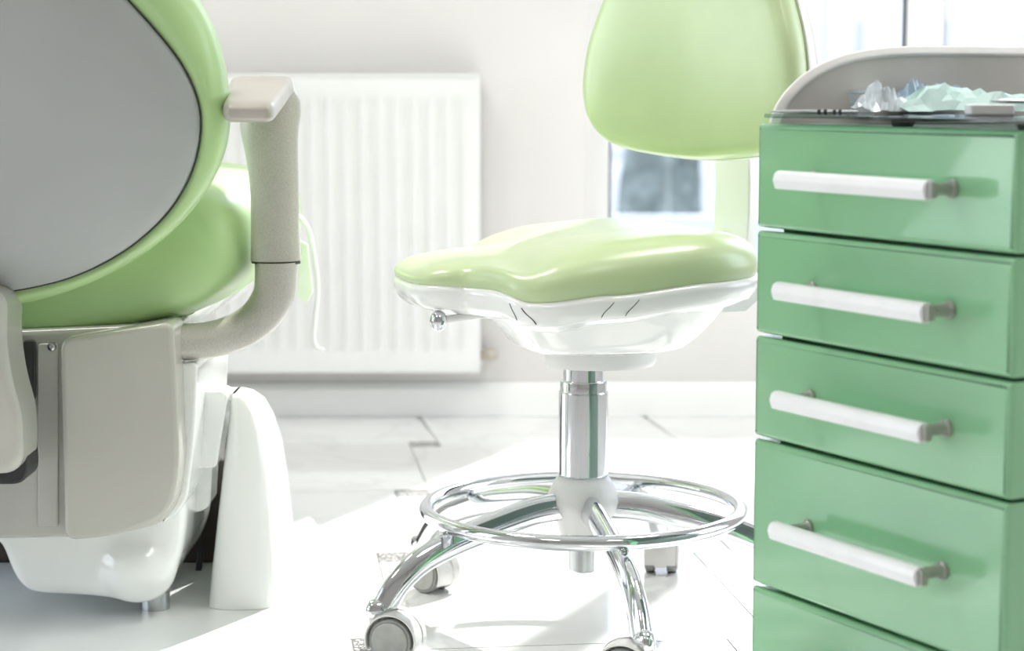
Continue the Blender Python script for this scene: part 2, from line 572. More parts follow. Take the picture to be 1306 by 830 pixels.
# ------------------------------------------------------------------ radiator
RF = 4.03                            # front face
rx1 = W(612, 300, RF).x; rx0 = rx1 - 0.90
rz0, rz1 = W(500, 476, RF).z, W(500, 94, RF).z
rad = root('panel_radiator', ((rx0 + rx1) / 2, WY - 0.05, rz0), 'white ribbed steel panel radiator on the wall behind the chairs', 'radiator')
bm = B()
pitch, xs, prof = 0.0333, rx0 + 0.03, []
nrib = int((rx1 - rx0 - 0.06) / pitch)
xs = (rx0 + rx1) / 2 - nrib * pitch / 2
cols = [rx0, rx0 + 0.006]
dep = [0.004, 0.0]
for k in range(nrib):
    for f, d in ((0.0, 0.0), (0.30, 0.0), (0.45, 0.007), (0.85, 0.007)):
        cols.append(xs + (k + f) * pitch); dep.append(d)
cols += [xs + nrib * pitch, rx1 - 0.006, rx1]; dep += [0.0, 0.0, 0.004]
zz = [(rz0, 0.004, 0), (rz0 + .006, 0, 0), (rz0 + 0.040, 0, 0), (rz0 + 0.055, 0, 1), (rz1 - 0.058, 0, 1), (rz1 - 0.043, 0, 0), (rz1 - .014, 0, 0), (rz1 - .008, .004, 0)]
grid = [[bm.verts.new((x, RF + base_ + d * k, z)) for x, d in zip(cols, dep)] for z, base_, k in zz]
for a, b in zip(grid, grid[1:]):
    for i in range(len(a) - 1): bm.faces.new((a[i], a[i + 1], b[i + 1], b[i]))
obj('front_panel', bm, M['radiator'], rad, auto=40)
bm = B()
box(bm, (rx0, RF + 0.004, rz0 + 0.01), (rx0 + 0.003, WY - 0.02, rz1 - 0.006)); box(bm, (rx1 - 0.003, RF + 0.004, rz0 + 0.01), (rx1, WY - 0.02, rz1 - 0.006))
box(bm, (rx0 + .003, WY - 0.035, rz0 + 0.01), (rx1 - .003, WY - 0.022, rz1 - 0.012))
obj('side_cover', bm, M['radiator'], rad, smooth=False)
bm = B()
box(bm, (rx0, RF + 0.002, rz1 - 0.006), (rx1, RF + 0.008, rz1)); box(bm, (rx0, WY - 0.028, rz1 - 0.006), (rx1, WY - 0.022, rz1))
k = rx0
while k < rx1 - 0.003:
    box(bm, (k, RF + 0.008, rz1 - 0.005), (k + 0.003, WY - 0.028, rz1)); k += 0.014
obj('top_grille', bm, M['radiator'], rad, smooth=False)
for bx_ in (rx0 + 0.15, rx1 - 0.15):
    bm = B(); box(bm, (bx_ - .015, WY - 0.022, rz0 + 0.05), (bx_ + .015, WY - 0.0002, rz1 - 0.08))
    obj('wall_bracket', bm, M['radiator'], rad, smooth=False)
bm = B()
vp = W(622, 452, RF + 0.04)
R90 = Matrix.Rotation(PI / 2, 3, 'Y')
lathe(bm, [(0.0, -0.012), (0.010, -0.012), (0.010, 0.004), (0.013, 0.006), (0.013, 0.018), (0.009, 0.020), (0.009, 0.028), (0, 0.028)], (rx1 + 0.008, vp.y, vp.z), 20, R90)
tube(bm, [(rx1 + 0.018, vp.y, vp.z), (rx1 + 0.020, vp.y + .02, vp.z), (rx1 + 0.020, WY - .002, vp.z)], 0.007, 12)
obj('valve', bm, mat('brass_valve', (0.60, 0.55, 0.47), 0.35, metal=0.4, noise=(20, .2)), rad, label='brass radiator valve at the right bottom corner')

# ------------------------------------------------------------------ outside
bm = B(); box(bm, (-30, WY + 0.3, -1.3), (40, 60, -1.1)); obj('ground_outside', bm, M['ground'], smooth=False, kind='structure')
bm = B()
BX, BY = 3.0, 24.0
box(bm, (-8, BY, -1.1), (20, BY + 8, 5.5), mi=0)
for k in range(14):
    x = -7 + k * 2.0
    for z in (-0.2, 2.4):
        box(bm, (x, BY - 0.04, z), (x + 0.10, BY + .02, z + 1.6), mi=1); box(bm, (x + 1.0, BY - 0.04, z), (x + 1.10, BY + .02, z + 1.6), mi=1)
        box(bm, (x + .1, BY - 0.04, z), (x + 1.0, BY + .02, z + .1), mi=1)
obj('townhouse', bm, [M['facade'], M['facade_trim']], smooth=False, label='long pale building blurred beyond the window', cat='building')
def conifer(c, h, r, label):
    t = root('conifer', c, label, 'tree', 'conifers outside the window')
    bm = B()
    rnd = random.Random(int(c[0] * 100))
    rings = []
    n = 18
    for j in range(14):
        f = j / 13
        rr = r * (1 - f ** 2.2 * 0.85) * (0.75 + 0.25 * min(1, f * 6))
        rings.append([Vector(c) + Vector((rr * (1 + rnd.uniform(-.22, .22)) * math.cos(2 * PI * i / n), rr * (1 + rnd.uniform(-.22, .22)) * math.sin(2 * PI * i / n), h * (0.06 + 0.94 * f) + rnd.uniform(-.04, .04))) for i in range(n)])
    loft(bm, rings)
    obj('crown', bm, M['foliage'], t)
    bm = B(); lathe(bm, [(0.05, 0), (0.04, h * 0.2)], c, 10); obj('trunk', bm, M['bark'], t)
p = W(822, 240, 13); conifer((p.x, 13, -1.1), 2.4, 0.17, 'dark conifer outside the window, the left and bushier of two')
p = W(872, 240, 14); conifer((p.x, 14, -1.1), 2.3, 0.13, 'slimmer dark conifer outside the window, right of the bushy one')
p = W(800, 268, 11.5)
p = W(1052, 30, 12)
bm = B(); lathe(bm, [(0.03, 0), (0.028, 3.2), (0.02, 3.3)], (p.x, 12, -1.1), 14)
obj('outdoor_post', bm, M['facade_trim'], label='thin grey post outside the window behind the stool backrest', cat='post')
p = W(850, 276, 11)
bm = B(); box(bm, (p.x - 1.2, 11, -1.1), (p.x + 2.2, 11.12, p.z))
obj('garden_wall', bm, M['facade_trim'], smooth=False, label='low grey garden wall outside in front of the conifers', cat='wall')

# ------------------------------------------------------------------ dental stool
C0 = Vector((W(744, 560, 2.5).x, 2.5, 0))
def zat(py, Y): return W(CX, py, Y).z
stool = root('dental_stool', C0, 'light green dental stool with white shell and chrome five-legged base', 'stool')
SA = math.radians(14)
Fw = Vector((-math.cos(SA), -math.sin(SA), 0))      # the way a sitter faces
Nw = Vector((math.sin(SA), -math.cos(SA), 0))       # the side towards the lens
def sp3(a, b, z): return C0 + Fw * a + Nw * b + Z_ * (z + .007)

half = [(.227, 0), (.225, .048), (.216, .080), (.195, .096), (.170, .106), (.148, .134), (.128, .170), (.095, .194), (.05, .203),
        (-.02, .200), (-.085, .191), (-.138, .170), (-.175, .130), (-.195, .062)]
ctrl = half + [(-.199, 0)] + [(a, -b) for a, b in reversed(half[1:])]
outl = catmull([Vector((a, b, 0)) for a, b in ctrl], 5, closed=True)
z_edge_t = [(-.216, .441), (-.1, .437), (.03, .427), (.115, .419), (.150, .430), (.205, .4325), (.236, .4315)]
thick_t = [(-.216, .045), (-.17, .053), (-.09, .062), (0, .064), (.08, .058), (.14, .044), (.19, .032), (.236, .024)]
def ze(a): return lerp1(a, z_edge_t)
def th(a): return lerp1(a, thick_t)
rings = []
for r, h in ((.985, -.06), (1.0, 0.02), (1.012, .18), (1.016, .34), (1.005, .52), (.975, .70), (.92, .84), (.84, .93), (.72, .98), (.55, 1.0), (.35, .99), (.15, .97)):
    ring = []
    for p in outl:
        a, b = p.x * r, p.y * r
        dish = 0.006 * math.exp(-((a + .06) / .09) ** 2 - (b / .10) ** 2)
        hump = -0.007 * math.exp(-((a - .13) / .05) ** 2) * min(1, abs(b) / .08) * (1 if r < .97 else 0)
        ring.append(sp3(a, b, ze(p.x * min(1, r + .02)) + h * th(a) - (dish if h > .9 else 0) + hump))
    rings.append(ring)
bm = B()
vr = loft(bm, rings, cap1=False)
fan_close(bm, vr[-1], sp3(0, 0, ze(0) + .96 * th(0) - .005))
cush = obj('seat_cushion', bm, M['stool_green'], stool, subsurf=1)

nn = len(outl)
def scallop(p):                      # the wavy lower edge at the back of the rim
    t = lerp1(-p.x, [(.10, 0), (.13, 1), (.30, 1)])
    return t * 0.006 * abs(math.sin(p.x * 95 + p.y * 60))
rim = [(.96, .004, 0), (1.006, .003, 0), (1.020, -.001, 0), (1.024, -.005, .0), (1.016, -.013, .5), (1.0, -.020, 1), (.985, -.0245, 1), (.955, -.026, .8), (.90, -.031, 0), (.80, -.036, 0), (.5, -.040, 0)]
def rim_pt(p, r, dz, k=0): return sp3(p.x * r, p.y * r, ze(p.x) + dz + k * scallop(p))
rings = [[rim_pt(p, r, dz, k) for p in outl] for r, dz, k in rim]
bm = B(); loft(bm, rings)
# the deep bucket below the rim
bk = []
for f, hx0, hx1, hb, z in ((0, -.165, .150, .170, .412), (.1, -.160, .146, .165, .402), (.35, -.150, .128, .150, .386), (.7, -.132, .100, .125, .364), (.9, -.118, .088, .108, .3515), (1, -.100, .075, .090, .346)):
    ca, ha = (hx0 + hx1) / 2, (hx1 - hx0) / 2
    ring = []
    for i in range(48):
        t = 2 * PI * i / 48
        c, s = math.cos(t), math.sin(t)
        e = 2 / 3.0
        ring.append(sp3(ca + ha * math.copysign(abs(c) ** e, c), hb * math.copysign(abs(s) ** e, s), z + (0.012 * (c > 0) * abs(c) ** 2) * (1 - f)))
    bk.append(ring)
loft(bm, bk)
shell = obj('seat_shell', bm, M['white_shell'], stool, auto=60)
# hair cracks in the near rim
near = [p for p in outl if p.y > .15]
def crack(a0, a1, w_):
    p0 = min(near, key=lambda p: abs(p.x - a0)); p1 = min(near, key=lambda p: abs(p.x - a1))
    pts = [rim_pt(p0, 1.025, -.004), rim_pt(p0.lerp(p1, .3), 1.022, -.009), rim_pt(p0.lerp(p1, .8), 1.012, -.016), rim_pt(p1, 1.000, -.0215)]
    bm = B(); tube(bm, pts, w_, 6, 3)
    obj('crack', bm, M['crack'], shell, label='dark hair crack in the white rim')
crack(.120, .113, .0006); crack(.132, .130, .0004); crack(.02, .035, .0004); crack(.0, .005, .0004)

bm = B()
for zs in [[(.346, .95), (.336, 1.0), (.327, 1.0), (.322, .96)]]:
    rings = []
    for z, k in zs:
        rings.append([sp3(-.022 + .070 * k * math.cos(2 * PI * i / 48), .056 * k * math.sin(2 * PI * i / 48), z) for i in range(48)])
    loft(bm, rings)
obj('mounting_flange', bm, M['hub_white'], stool, auto=60)
bm = B()
pk = W(559, 409, 2.37)
ellipsoid(bm, pk, .0105, .0105, .0125)
lv = obj('lever_knob', bm, M['chrome'], stool, label='small chrome ball on the height lever')
bm = B(); tube(bm, [pk + Vector((.006, .002, .001)), pk + Vector((.045, .02, .004)), pk + Vector((.10, .05, .004))], .0045, 12)
obj('lever_rod', bm, M['hub_white'], stool)

# gas column
z1, z2, z3, z4 = zat(613, 2.47), zat(503, 2.47), zat(489, 2.47), .337
bm = B(); lathe(bm, [(.0, z1 - .01), (.0307, z1 - .01), (.0307, z1 + .002), (.0312, z1 + .004), (.0307, z1 + .006), (.0307, z2 - .002), (.0298, z2), (0, z2)], C0, 64)
obj('outer_tube', bm, M['chrome'], stool, auto=50)
bm = B(); lathe(bm, [(0, z2 - .001), (.0290, z2 - .001), (.0290, z3 - .0015), (.028, z3), (0, z3)], C0, 64); obj('collar', bm, M['chrome'], stool, auto=50)
bm = B(); lathe(bm, [(0, z3 - .002), (.0250, z3 - .002), (.0250, z4), (0, z4)], C0, 64); obj('inner_tube', bm, M['chrome'], stool, auto=50)
zh = [(.0, z1 + .001), (.031, z1 + .001), (.036, z1 - .006), (.0430, zat(632, 2.47)), (.0462, zat(645, 2.46)), (.0440, zat(656, 2.46)), (.036, zat(668, 2.46)), (.030, zat(684, 2.46)), (.028, zat(692, 2.46)), (0, zat(692, 2.46))]
bm = B(); lathe(bm, zh, C0, 56); hub = obj('hub', bm, M['hub_white'], stool, auto=60)
zb = zat(732, 2.48)
bm = B(); lathe(bm, [(0, zb), (.0155, zb), (.018, zb + .002), (.018, zat(688, 2.46)), (0, zat(688, 2.46))], C0, 40); obj('lower_tube', bm, M['steel'], stool, auto=50)

# ring
ZR, RR, rr = zat(648, 2.5), .1955, .0092
bm = B()
n = 96
rings = [[C0 + Vector(((RR + rr * math.cos(2 * PI * j / 16)) * math.cos(2 * PI * i / n), (RR + rr * math.cos(2 * PI * j / 16)) * math.sin(2 * PI * i / n), ZR + rr * math.sin(2 * PI * j / 16))) for j in range(16)] for i in range(n)]
vs = [[bm.verts.new(p) for p in r] for r in rings]
for i in range(n):
    for j in range(16):
        bm.faces.new((vs[i][j], vs[(i + 1) % n][j], vs[(i + 1) % n][(j + 1) % 16], vs[i][(j + 1) % 16]))
obj('foot_ring', bm, M['chrome'], stool)

def leg_prof(w_, h_):
    q = []
    for k in range(24):
        t = 2 * PI * k / 24
        c, s = math.cos(t), math.sin(t)
        e = .75
        x = w_ * math.copysign(abs(c) ** e, c)
        y = h_ * math.copysign(abs(s) ** (1.0 if s > 0 else .55), s)
        if s > 0: x *= (1 - .35 * s)
        q.append((x, y))
    return q
for k in range(5):
    th_ = math.radians(66 + 72 * k)
    d = Vector((math.cos(th_), math.sin(th_), 0))
    zc = ZR - .0255
    pts = [C0 + d * r + Z_ * z for r, z in ((.030, ZR + .006), (.07, ZR + .004), (.12, ZR - .006), (.165, ZR - .017), (.196, zc - .001), (.232, zc - .016), (.260, zc - .038), (.279, zc - .064), (.2858, .060), (.2862, .051))]
    bm = B()
    path = catmull(pts, 4)
    sweep(bm, path, lambda t: leg_prof(.0130 + .0015 * math.sin(PI * t), .0165 - .002 * t), up=None) if False else sweep(bm, path, lambda t: leg_prof(.0130, .0175 - .003 * t), up=(d.cross(Z_)).cross(d).normalized() if False else None)
    obj('leg', bm, M['chrome'], stool, auto=70)
    bm = B()
    q = C0 + d * RR + Z_ * (ZR - .010)
    lathe(bm, [(0, -.006), (.006, -.006), (.006, .004), (0, .004)], q, 16)
    obj('ring_joint', bm, M['steel'], stool)

def caster(base, yaw, steer):
    """base: point under the stem; yaw: direction the wheel trails"""
    dr = Vector((math.cos(yaw), math.sin(yaw), 0)); ax = Vector((-dr.y, dr.x, 0))
    wc = base + dr * .022 + Z_ * .0260
    R = Matrix((( dr.x, 0, ax.x), (dr.y, 0, ax.y), (0, -1, 0)))   # local z -> axle
    R = Matrix(((dr.x, ax.y * 0, ax.x), (dr.y, 0, ax.y), (0, 1, 0)))
    bm = B()                                                        # hood over the two wheels
    rings = []
    for h, s in ((-.0085, .90), (-.0070, 1.0), (.0070, 1.0), (.0085, .90)):
        ring = []
        for i in range(33):
            t = math.radians(-28) + math.radians(236) * i / 32
            ring.append(wc + dr * (.0315 * s * math.cos(t)) + Z_ * (.0315 * s * math.sin(t)) + ax * h)
        for i in range(32, -1, -1):
            t = math.radians(-28) + math.radians(236) * i / 32
            ring.append(wc + dr * (.012 * math.cos(t)) + Z_ * (.012 * math.sin(t)) + ax * h)
        rings.append(ring)
    loft(bm, rings)
    for sgn in (-1, 1):                                             # side lips of the hood
        rings = []
        for h, s in ((.0070, 1.0), (.0200, 1.0), (.0215, .975), (.0215, .93), (.0200, .91), (.0070, .91)):
            rings.append([wc + dr * (.0320 * s * math.cos(t)) + Z_ * (.0320 * s * math.sin(t)) + ax * h * sgn for t in [math.radians(-25) + math.radians(225) * i / 36 for i in range(37)]])
        loft(bm, rings, closed=False, cap0=False, cap1=False)
    lathe(bm, [(0, .042), (.0105, .042), (.0105, .053), (.009, .055), (0, .055)], base, 20)
    c = obj('caster', bm, M['caster_white'], stool, auto=45)
    for sgn in (-1, 1):
        bm = B()
        R2 = Matrix((( dr.x, Z_.x, ax.x * sgn), (dr.y, Z_.y, ax.y * sgn), (0, 1, 0)))
        lathe(bm, [(.010, .0085), (.0245, .0085), (.0260, .0100), (.0260, .0195), (.0250, .0210), (.0225, .0210), (.0222, .0205), (.010, .0205)], wc, 40, R2)
        wobj = obj('wheel', bm, M['tread'], c, auto=40)
        bm = B()
        lathe(bm, [(.004, .018), (.0220, .018), (.0222, .0222), (.0205, .0232), (.0190, .0228), (.006, .0234), (0, .0234)], wc, 40, R2)
        obj('wheel_disc', bm, M['hub_grey'], c, auto=40)
for k, yaw in enumerate((math.radians(82), math.radians(-40), math.radians(-16), math.radians(165), math.radians(60))):
    th_ = math.radians(66 + 72 * k)
    d = Vector((math.cos(th_), math.sin(th_), 0))
    caster(C0 + d * .286, yaw, 0)

# backrest arm and backrest
bm = B()
Ra = Vector((.78, .626, 0)).normalized()
path = catmull([C0 + Ra * a + Z_ * z for a, z in ((.06, .357), (.13, .368), (.20, .392), (.245, .432), (.258, .477), (.260, .567), (.248, .69))], 6)
pw, pt = .032, .0075
sweep(bm, path, lambda t: [Vector((a, b)) for a, b in [(q.x, q.y) for q in round_poly([(-pw, -pt), (-pw * .5, -pt), (-pw * .42, -pt * .4), (pw * .0, -pt * .4), (pw * .08, -pt), (pw, -pt), (pw, pt), (-pw, pt)], .003, 3)]])
obj('backrest_arm', bm, M['white_shell'], stool, auto=60, label='cream white fluted backrest post')
bm = B()
for s in (-1, 1):
    q = [(-.055, .392), (-.20, .395), (-.235, .425), (-.22, .440), (-.08, .42)]
    prism(bm, [Vector(p) for p in q], C0 + Nw * (s * .03 - .002), Fw, Z_, Nw, .004, 0)
obj('arm_bracket', bm, M['plate'], stool, smooth=False)

BC = W(907, 100, 2.60)
bn = Vector((-.66, -.75, 0)).normalized()          # cushion faces this way
bu = Vector((bn.y * -1, bn.x, 0)); bu = Vector((-bn.y, bn.x, 0))
if bu.x < 0: bu = -bu
kx = 1.0 / abs(bu.x)
def bo(px, py):                                     # outline point in the backrest's own frame
    p = W(px, py, 2.60)
    return Vector(((p.x - W(887, 100, 2.60).x) * kx * .95, p.z - BC.z, 0))
left_ = [(884, 203), (840, 200), (800, 193), (775, 181), (758, 158), (751, 128), (751, 95), (757, 52), (768, 12), (785, -38), (806, -82), (838, -108), (884, -116)]
ctr = [bo(*q) for q in left_]
w0 = ctr[0].x
ctr2 = [Vector((2 * (bo(884, 0).x) - p.x, p.y, 0)) for p in reversed(ctr[1:-1])]
bout = catmull(ctr + ctr2, 4, closed=True)
cy0 = sum(p.y for p in bout) / len(bout)
def br(p, s, d, bow=True):
    x, y = p.x * s, cy0 + (p.y - cy0) * s
    curve = 0.9 * x * x if bow else 0                # wraps round the sitter's back
    return Vector((BC.x, BC.y, BC.z)) + bu * x + Z_ * y + bn * (d + curve)
bm = B()
rings = [[br(p, s, d) for p in bout] for s, d in ((.97, -.004), (.995, .0), (1.005, .008), (1.0, .018), (.975, .028), (.93, .035), (.8, .041), (.5, .045), (.2, .046))]
vr = loft(bm, rings, cap1=False)
fan_close(bm, vr[-1], br(Vector((0, cy0, 0)), 1, .046))
obj('backrest_cushion', bm, M['stool_green'], stool, subsurf=1)
bm = B()
rings = [[br(p, s, d) for p in bout] for s, d in ((.985, -.001), (1.01, -.001), (1.02, -.006), (1.02, -.016), (1.0, -.026), (.93, -.033), (.7, -.038), (.3, -.040))]
vr = loft(bm, rings, cap1=False)
fan_close(bm, vr[-1], br(Vector((0, cy0, 0)), 1, -.040))
obj('backrest_shell', bm, M['white_shell'], stool, auto=70)

# ------------------------------------------------------------------ drawer cabinet
Pc = Vector((W(964, 300, 2.1).x, 2.1, 0))
e = Vector((.479, -.878, 0)).normalized(); gq = Vector((.878, .479, 0)).normalized(); no = -gq
WID, DEP = .385, .40
zt = W(964, 157, 2.1).z
cabn = root('drawer_cabinet', Pc + e * WID / 2 + gq * DEP / 2, 'glossy green dental drawer cabinet with white bar handles', 'cabinet')
def cb(bm, t0, t1, q0, q1, za, zb, mi=0):
    vs = []
    for z in (za, zb):
        for q in (q0, q1):
            for t in (t0, t1):
                vs.append(bm.verts.new(Pc + e * t + gq * q + Z_ * z))
    for f in ((0, 2, 3, 1), (4, 5, 7, 6), (0, 1, 5, 4), (2, 6, 7, 3), (0, 4, 6, 2), (1, 3, 7, 5)):
        fc = bm.faces.new([vs[i] for i in f]); fc.material_index = mi
FT = .030
bm = B(); cb(bm, .006, WID - .006, FT + .001, DEP, .030, zt - .004); obj('body', bm, M['cabinet_body'], cabn, smooth=False)
bm = B(); cb(bm, .0, WID, FT * .5, DEP, zt - .0035, zt - .0005); obj('top', bm, M['top_grey'], cabn, smooth=False, bevel=.001)
bm = B(); cb(bm, WID - .006, WID, FT + .001, DEP, .03, zt - .004); obj('side_panel', bm, M['cabinet_green'], cabn, smooth=False)
bm = B(); cb(bm, .02, WID - .02, .04, DEP - .02, 0, .03); obj('plinth', bm, M['black'], cabn, smooth=False)
zs = [zat(y, 2.1) for y in (157, 291.5, 425.5, 556.5, 743.5)] + [.030]
for i in range(5):
    za, zb_ = zs[i + 1] + .0016, zs[i] - (0 if i == 0 else .0016)
    bm = B()
    poly = round_poly([(0, za), (WID, za), (WID, zb_), (0, zb_)], .0035, 4)
    prism(bm, poly, Pc, e, Z_, gq, FT, .006, 5, .001)
    dr_ = obj('drawer', bm, M['cabinet_green'], cabn, auto=50)
    zm = (za + zb_) / 2
    bm = B()
    o = Pc + e * .088 + no * .035 + Z_ * zm
    poly = round_poly([(-.004, -.0090), (.006, -.0090), (.009, 0.0), (.007, .0065), (.003, .0090), (-.004, .0090)], .0018, 3)
    prism(bm, poly, o, no, Z_, e, .225, .0008, 2)
    hd = obj('handle', bm, M['handle'], dr_, auto=50)
    for t in (.098, .302):
        bm = B()
        q0 = Pc + e * t + Z_ * zm
        R = Matrix(((e.x, 0, no.x), (e.y, 0, no.y), (0, 1, 0)))
        lathe(bm, [(0, -.001), (.0085, -.001), (.0085, .003), (.0060, .005), (.0055, .022), (.0068, .030), (0, .030)], q0, 20, R)
        obj('handle_mount', bm, M['stub'], dr_, auto=50)
    bm = B()
    prism(bm, round_poly([(-.003, -.0070), (.005, -.0070), (.005, .0070), (-.003, .0070)], .002, 3), Pc + e * .313 + no * .034 + Z_ * zm, no, Z_, e, .006, .001, 2)
    obj('end_cap', bm, M['stub'], hd, auto=50)

# raised side guard at the far side: grey inside, white rim
gt = .70
gz = lambda py: zat(py, 2.2)
cur = [(.018, zt - .001), (.022, zt + .010), (.035, zt + .028), (.060, zt + .047), (.095, zt + .062), (.135, zt + .070), (.18, zt + .0735), (.24, zt + .0745), (DEP, zt + .0745)]
cc = [Vector((p.x, p.y)) for p in catmull([Vector((a, b, 0)) for a, b in cur], 5)]
bm = B()
prism(bm, cc + [Vector((DEP, zt - .001))], Pc + e * .001, gq, Z_, e, .005, 0)
obj('side_guard', bm, M['guard_in'], cabn, smooth=False)
bm = B()
path = [Pc + e * .0045 + gq * p.x + Z_ * p.y for p in cc]
sweep(bm, path, lambda t: [(p.x, p.y) for p in round_poly([(-.0055, -.0040), (.0055, -.0040), (.0055, .0040), (-.0055, .0040)], .003, 3)])
obj('guard_rim', bm, M['guard_rim'], cabn, auto=50)

# glass shelf lying on feet over the top
gz0 = zt + .006
gl_t0, gl_t1 = .020, WID - .01
bm = B(); cb(bm, .022, WID + .02, -.008, DEP - .03, gz0, gz0 + .004)
gs = obj('glass_shelf', bm, M['shelf_glass'], smooth=False, bevel=.0008, label='dark tinted glass sheet lying flat on top of the green cabinet', cat='shelf')
for i, (t, q) in enumerate(((.17, .05), (.05, .30), (WID - .04, .05), (WID - .04, .30))):
    bm = B(); lathe(bm, [(0, zt - .0006), (.010, zt - .0006), (.012, zt + .003), (.011, gz0), (0, gz0)], Pc + e * t + gq * q, 24)
    bm2 = obj('rubber_foot', bm, M['brown'], cabn, auto=50)

GT = gz0 + .004                       # top of the glass
def onto(px, Y): 
    p = W(px, 140, Y); return Vector((p.x, Y, GT))

def sheet(name, c, L, Wd, yaw, amp, seed, m, label, cat, peak=0, group=None, thick=.0006, lift=.004, nx=16, ny=8):
    """crumpled film lying on the glass, folded ridge along its length"""
    rnd = random.Random(seed)
    waves = [(rnd.uniform(.5, 3.2), rnd.uniform(.5, 3.2), rnd.uniform(0, 6.28), rnd.uniform(.4, 1)) for _ in range(7)]
    bm = B()
    cs, sn = math.cos(yaw), math.sin(yaw)
    g_ = []
    for i in range(nx + 1):
        row = []
        for j in range(ny + 1):
            u, v = i / nx, j / ny
            h = sum(k * abs(math.sin(PI * (a * u + b * v) + f)) for a, b, f, k in waves) / 5
            edge = min(1, 5 * min(u, 1 - u) + .25) * min(1, 4 * v) * min(1, 5 * (1 - v) + .25)
            z = lift * .3 + amp * h * edge + peak * math.exp(-((u - .30) / .12) ** 2 - ((v - .5) / .35) ** 2)
            x = (u - .5) * L * (1 + .06 * math.sin(9 * v + seed)); y = (v - .5) * Wd * (1 + .12 * math.sin(7 * u + seed))
            z *= rnd.uniform(.72, 1.15); x += rnd.uniform(-.3, .3) * L / nx; y += rnd.uniform(-.3, .3) * Wd / ny
            row.append(bm.verts.new((c.x + x * cs - y * sn, c.y + x * sn + y * cs, c.z + .0008 + max(0, z))))
        g_.append(row)
    for i in range(nx):
        for j in range(ny): bm.faces.new((g_[i][j], g_[i + 1][j], g_[i + 1][j + 1], g_[i][j + 1]))
    o = obj(name, bm, m, label=label, cat=cat, group=group, smooth=False)
    s = o.modifiers.new('thick', 'SOLIDIFY'); s.thickness = thick; s.offset = 1
    return o
sheet('face_mask', onto(1235, 2.105), .150, .060, .16, .024, 5, M['mask'], 'crumpled pale teal disposable mask with a raised peak on the glass', 'mask', peak=.012)
sheet('plastic_wrapper', onto(1188, 2.182), .10, .026, .48, .042, 11, M['mask_blue'], 'pale blue plastic wrapper behind the teal mask', 'wrapper', peak=.004)
sheet('sterile_pouch', onto(1125, 2.10), .050, .05, .3, .024, 8, M['film'], 'crumpled clear and white sterile pouch left of the teal mask', 'pouch', peak=.010)
# small clear box
cbx = onto(1092, 2.17)
t = root('plastic_box', cbx, 'small clear white plastic box at the left end of the pouches', 'box')
bm = B(); stack(bm, [(GT + .0004, cbx.x - .016, cbx.x + .016, cbx.y - .02, cbx.y + .02, .003), (GT + .020, cbx.x - .0185, cbx.x + .0185, cbx.y - .022, cbx.y + .022, .003)]); obj('tray', bm, M['film'], t, auto=40)
bm = B(); stack(bm, [(GT + .0203, cbx.x - .0195, cbx.x + .0195, cbx.y - .023, cbx.y + .023, .003), (GT + .0240, cbx.x - .0195, cbx.x + .0195, cbx.y - .023, cbx.y + .023, .003)]); obj('lid', bm, M['film'], t, auto=40)
# white tissue box on its side near the right edge
p = onto(1262, 1.98)
bm = B(); stack(bm, [(GT + .0004, p.x - .0205, p.x + .0205, p.y - .012, p.y + .012, .003), (GT + .0015, p.x - .0215, p.x + .0215, p.y - .013, p.y + .013, .003), (GT + .0095, p.x - .0215, p.x + .0215, p.y - .013, p.y + .013, .003), (GT + .0105, p.x - .0205, p.x + .0205, p.y - .012, p.y + .012, .003)])
obj('applicator_case', bm, M['handle'], auto=40, label='narrow glossy white case in front of the teal mask', cat='case')
# instruments
def instrument(a, b, label, r=.0022, dark=True):
    t = root('dental_probe', (a + b) / 2, label, 'instrument')
    d = (b - a)
    L = d.length
    bm = B()
    R = d.to_track_quat('Z', 'Y').to_matrix()
    lathe(bm, [(0, 0), (r * .35, .0005), (r * .6, L * .12), (r, L * .25), (r, L * .95), (r * .7, L), (0, L)], a, 16, R)
    obj('handle', bm, M['steel'], t, auto=50)
    if dark:
        bm = B()
        for f in (.55, .62, .72, .78):
            lathe(bm, [(r * .9, L * f), (r * 1.12, L * f + .0006), (r * 1.12, L * (f + .035)), (r * .9, L * (f + .035) + .0006)], a, 16, R)
        obj('grip_ring', bm, M['black'], t, auto=50)
pa = W(980, 147, 2.07); pb = W(1095, 150, 2.03)
pa.z = GT + .0023; pb.z = GT + .0025
instrument(pa, pb, 'thin steel dental probe with dark grip bands at the front glass edge')
pa = onto(1240, 2.02); pb = onto(1330, 2.02); pa.z = GT + .0130; pb.z = GT + .0130
instrument(onto(1262, 2.0) + Z_ * .0135, onto(1330, 2.0) + Z_ * .0128, 'plain steel instrument resting across the white case', dark=False)

# ------------------------------------------------------------------ patient chair
chair = root('dental_chair', (-.60, 2.6, 0), 'big green and white dental patient chair seen from behind', 'dental chair')
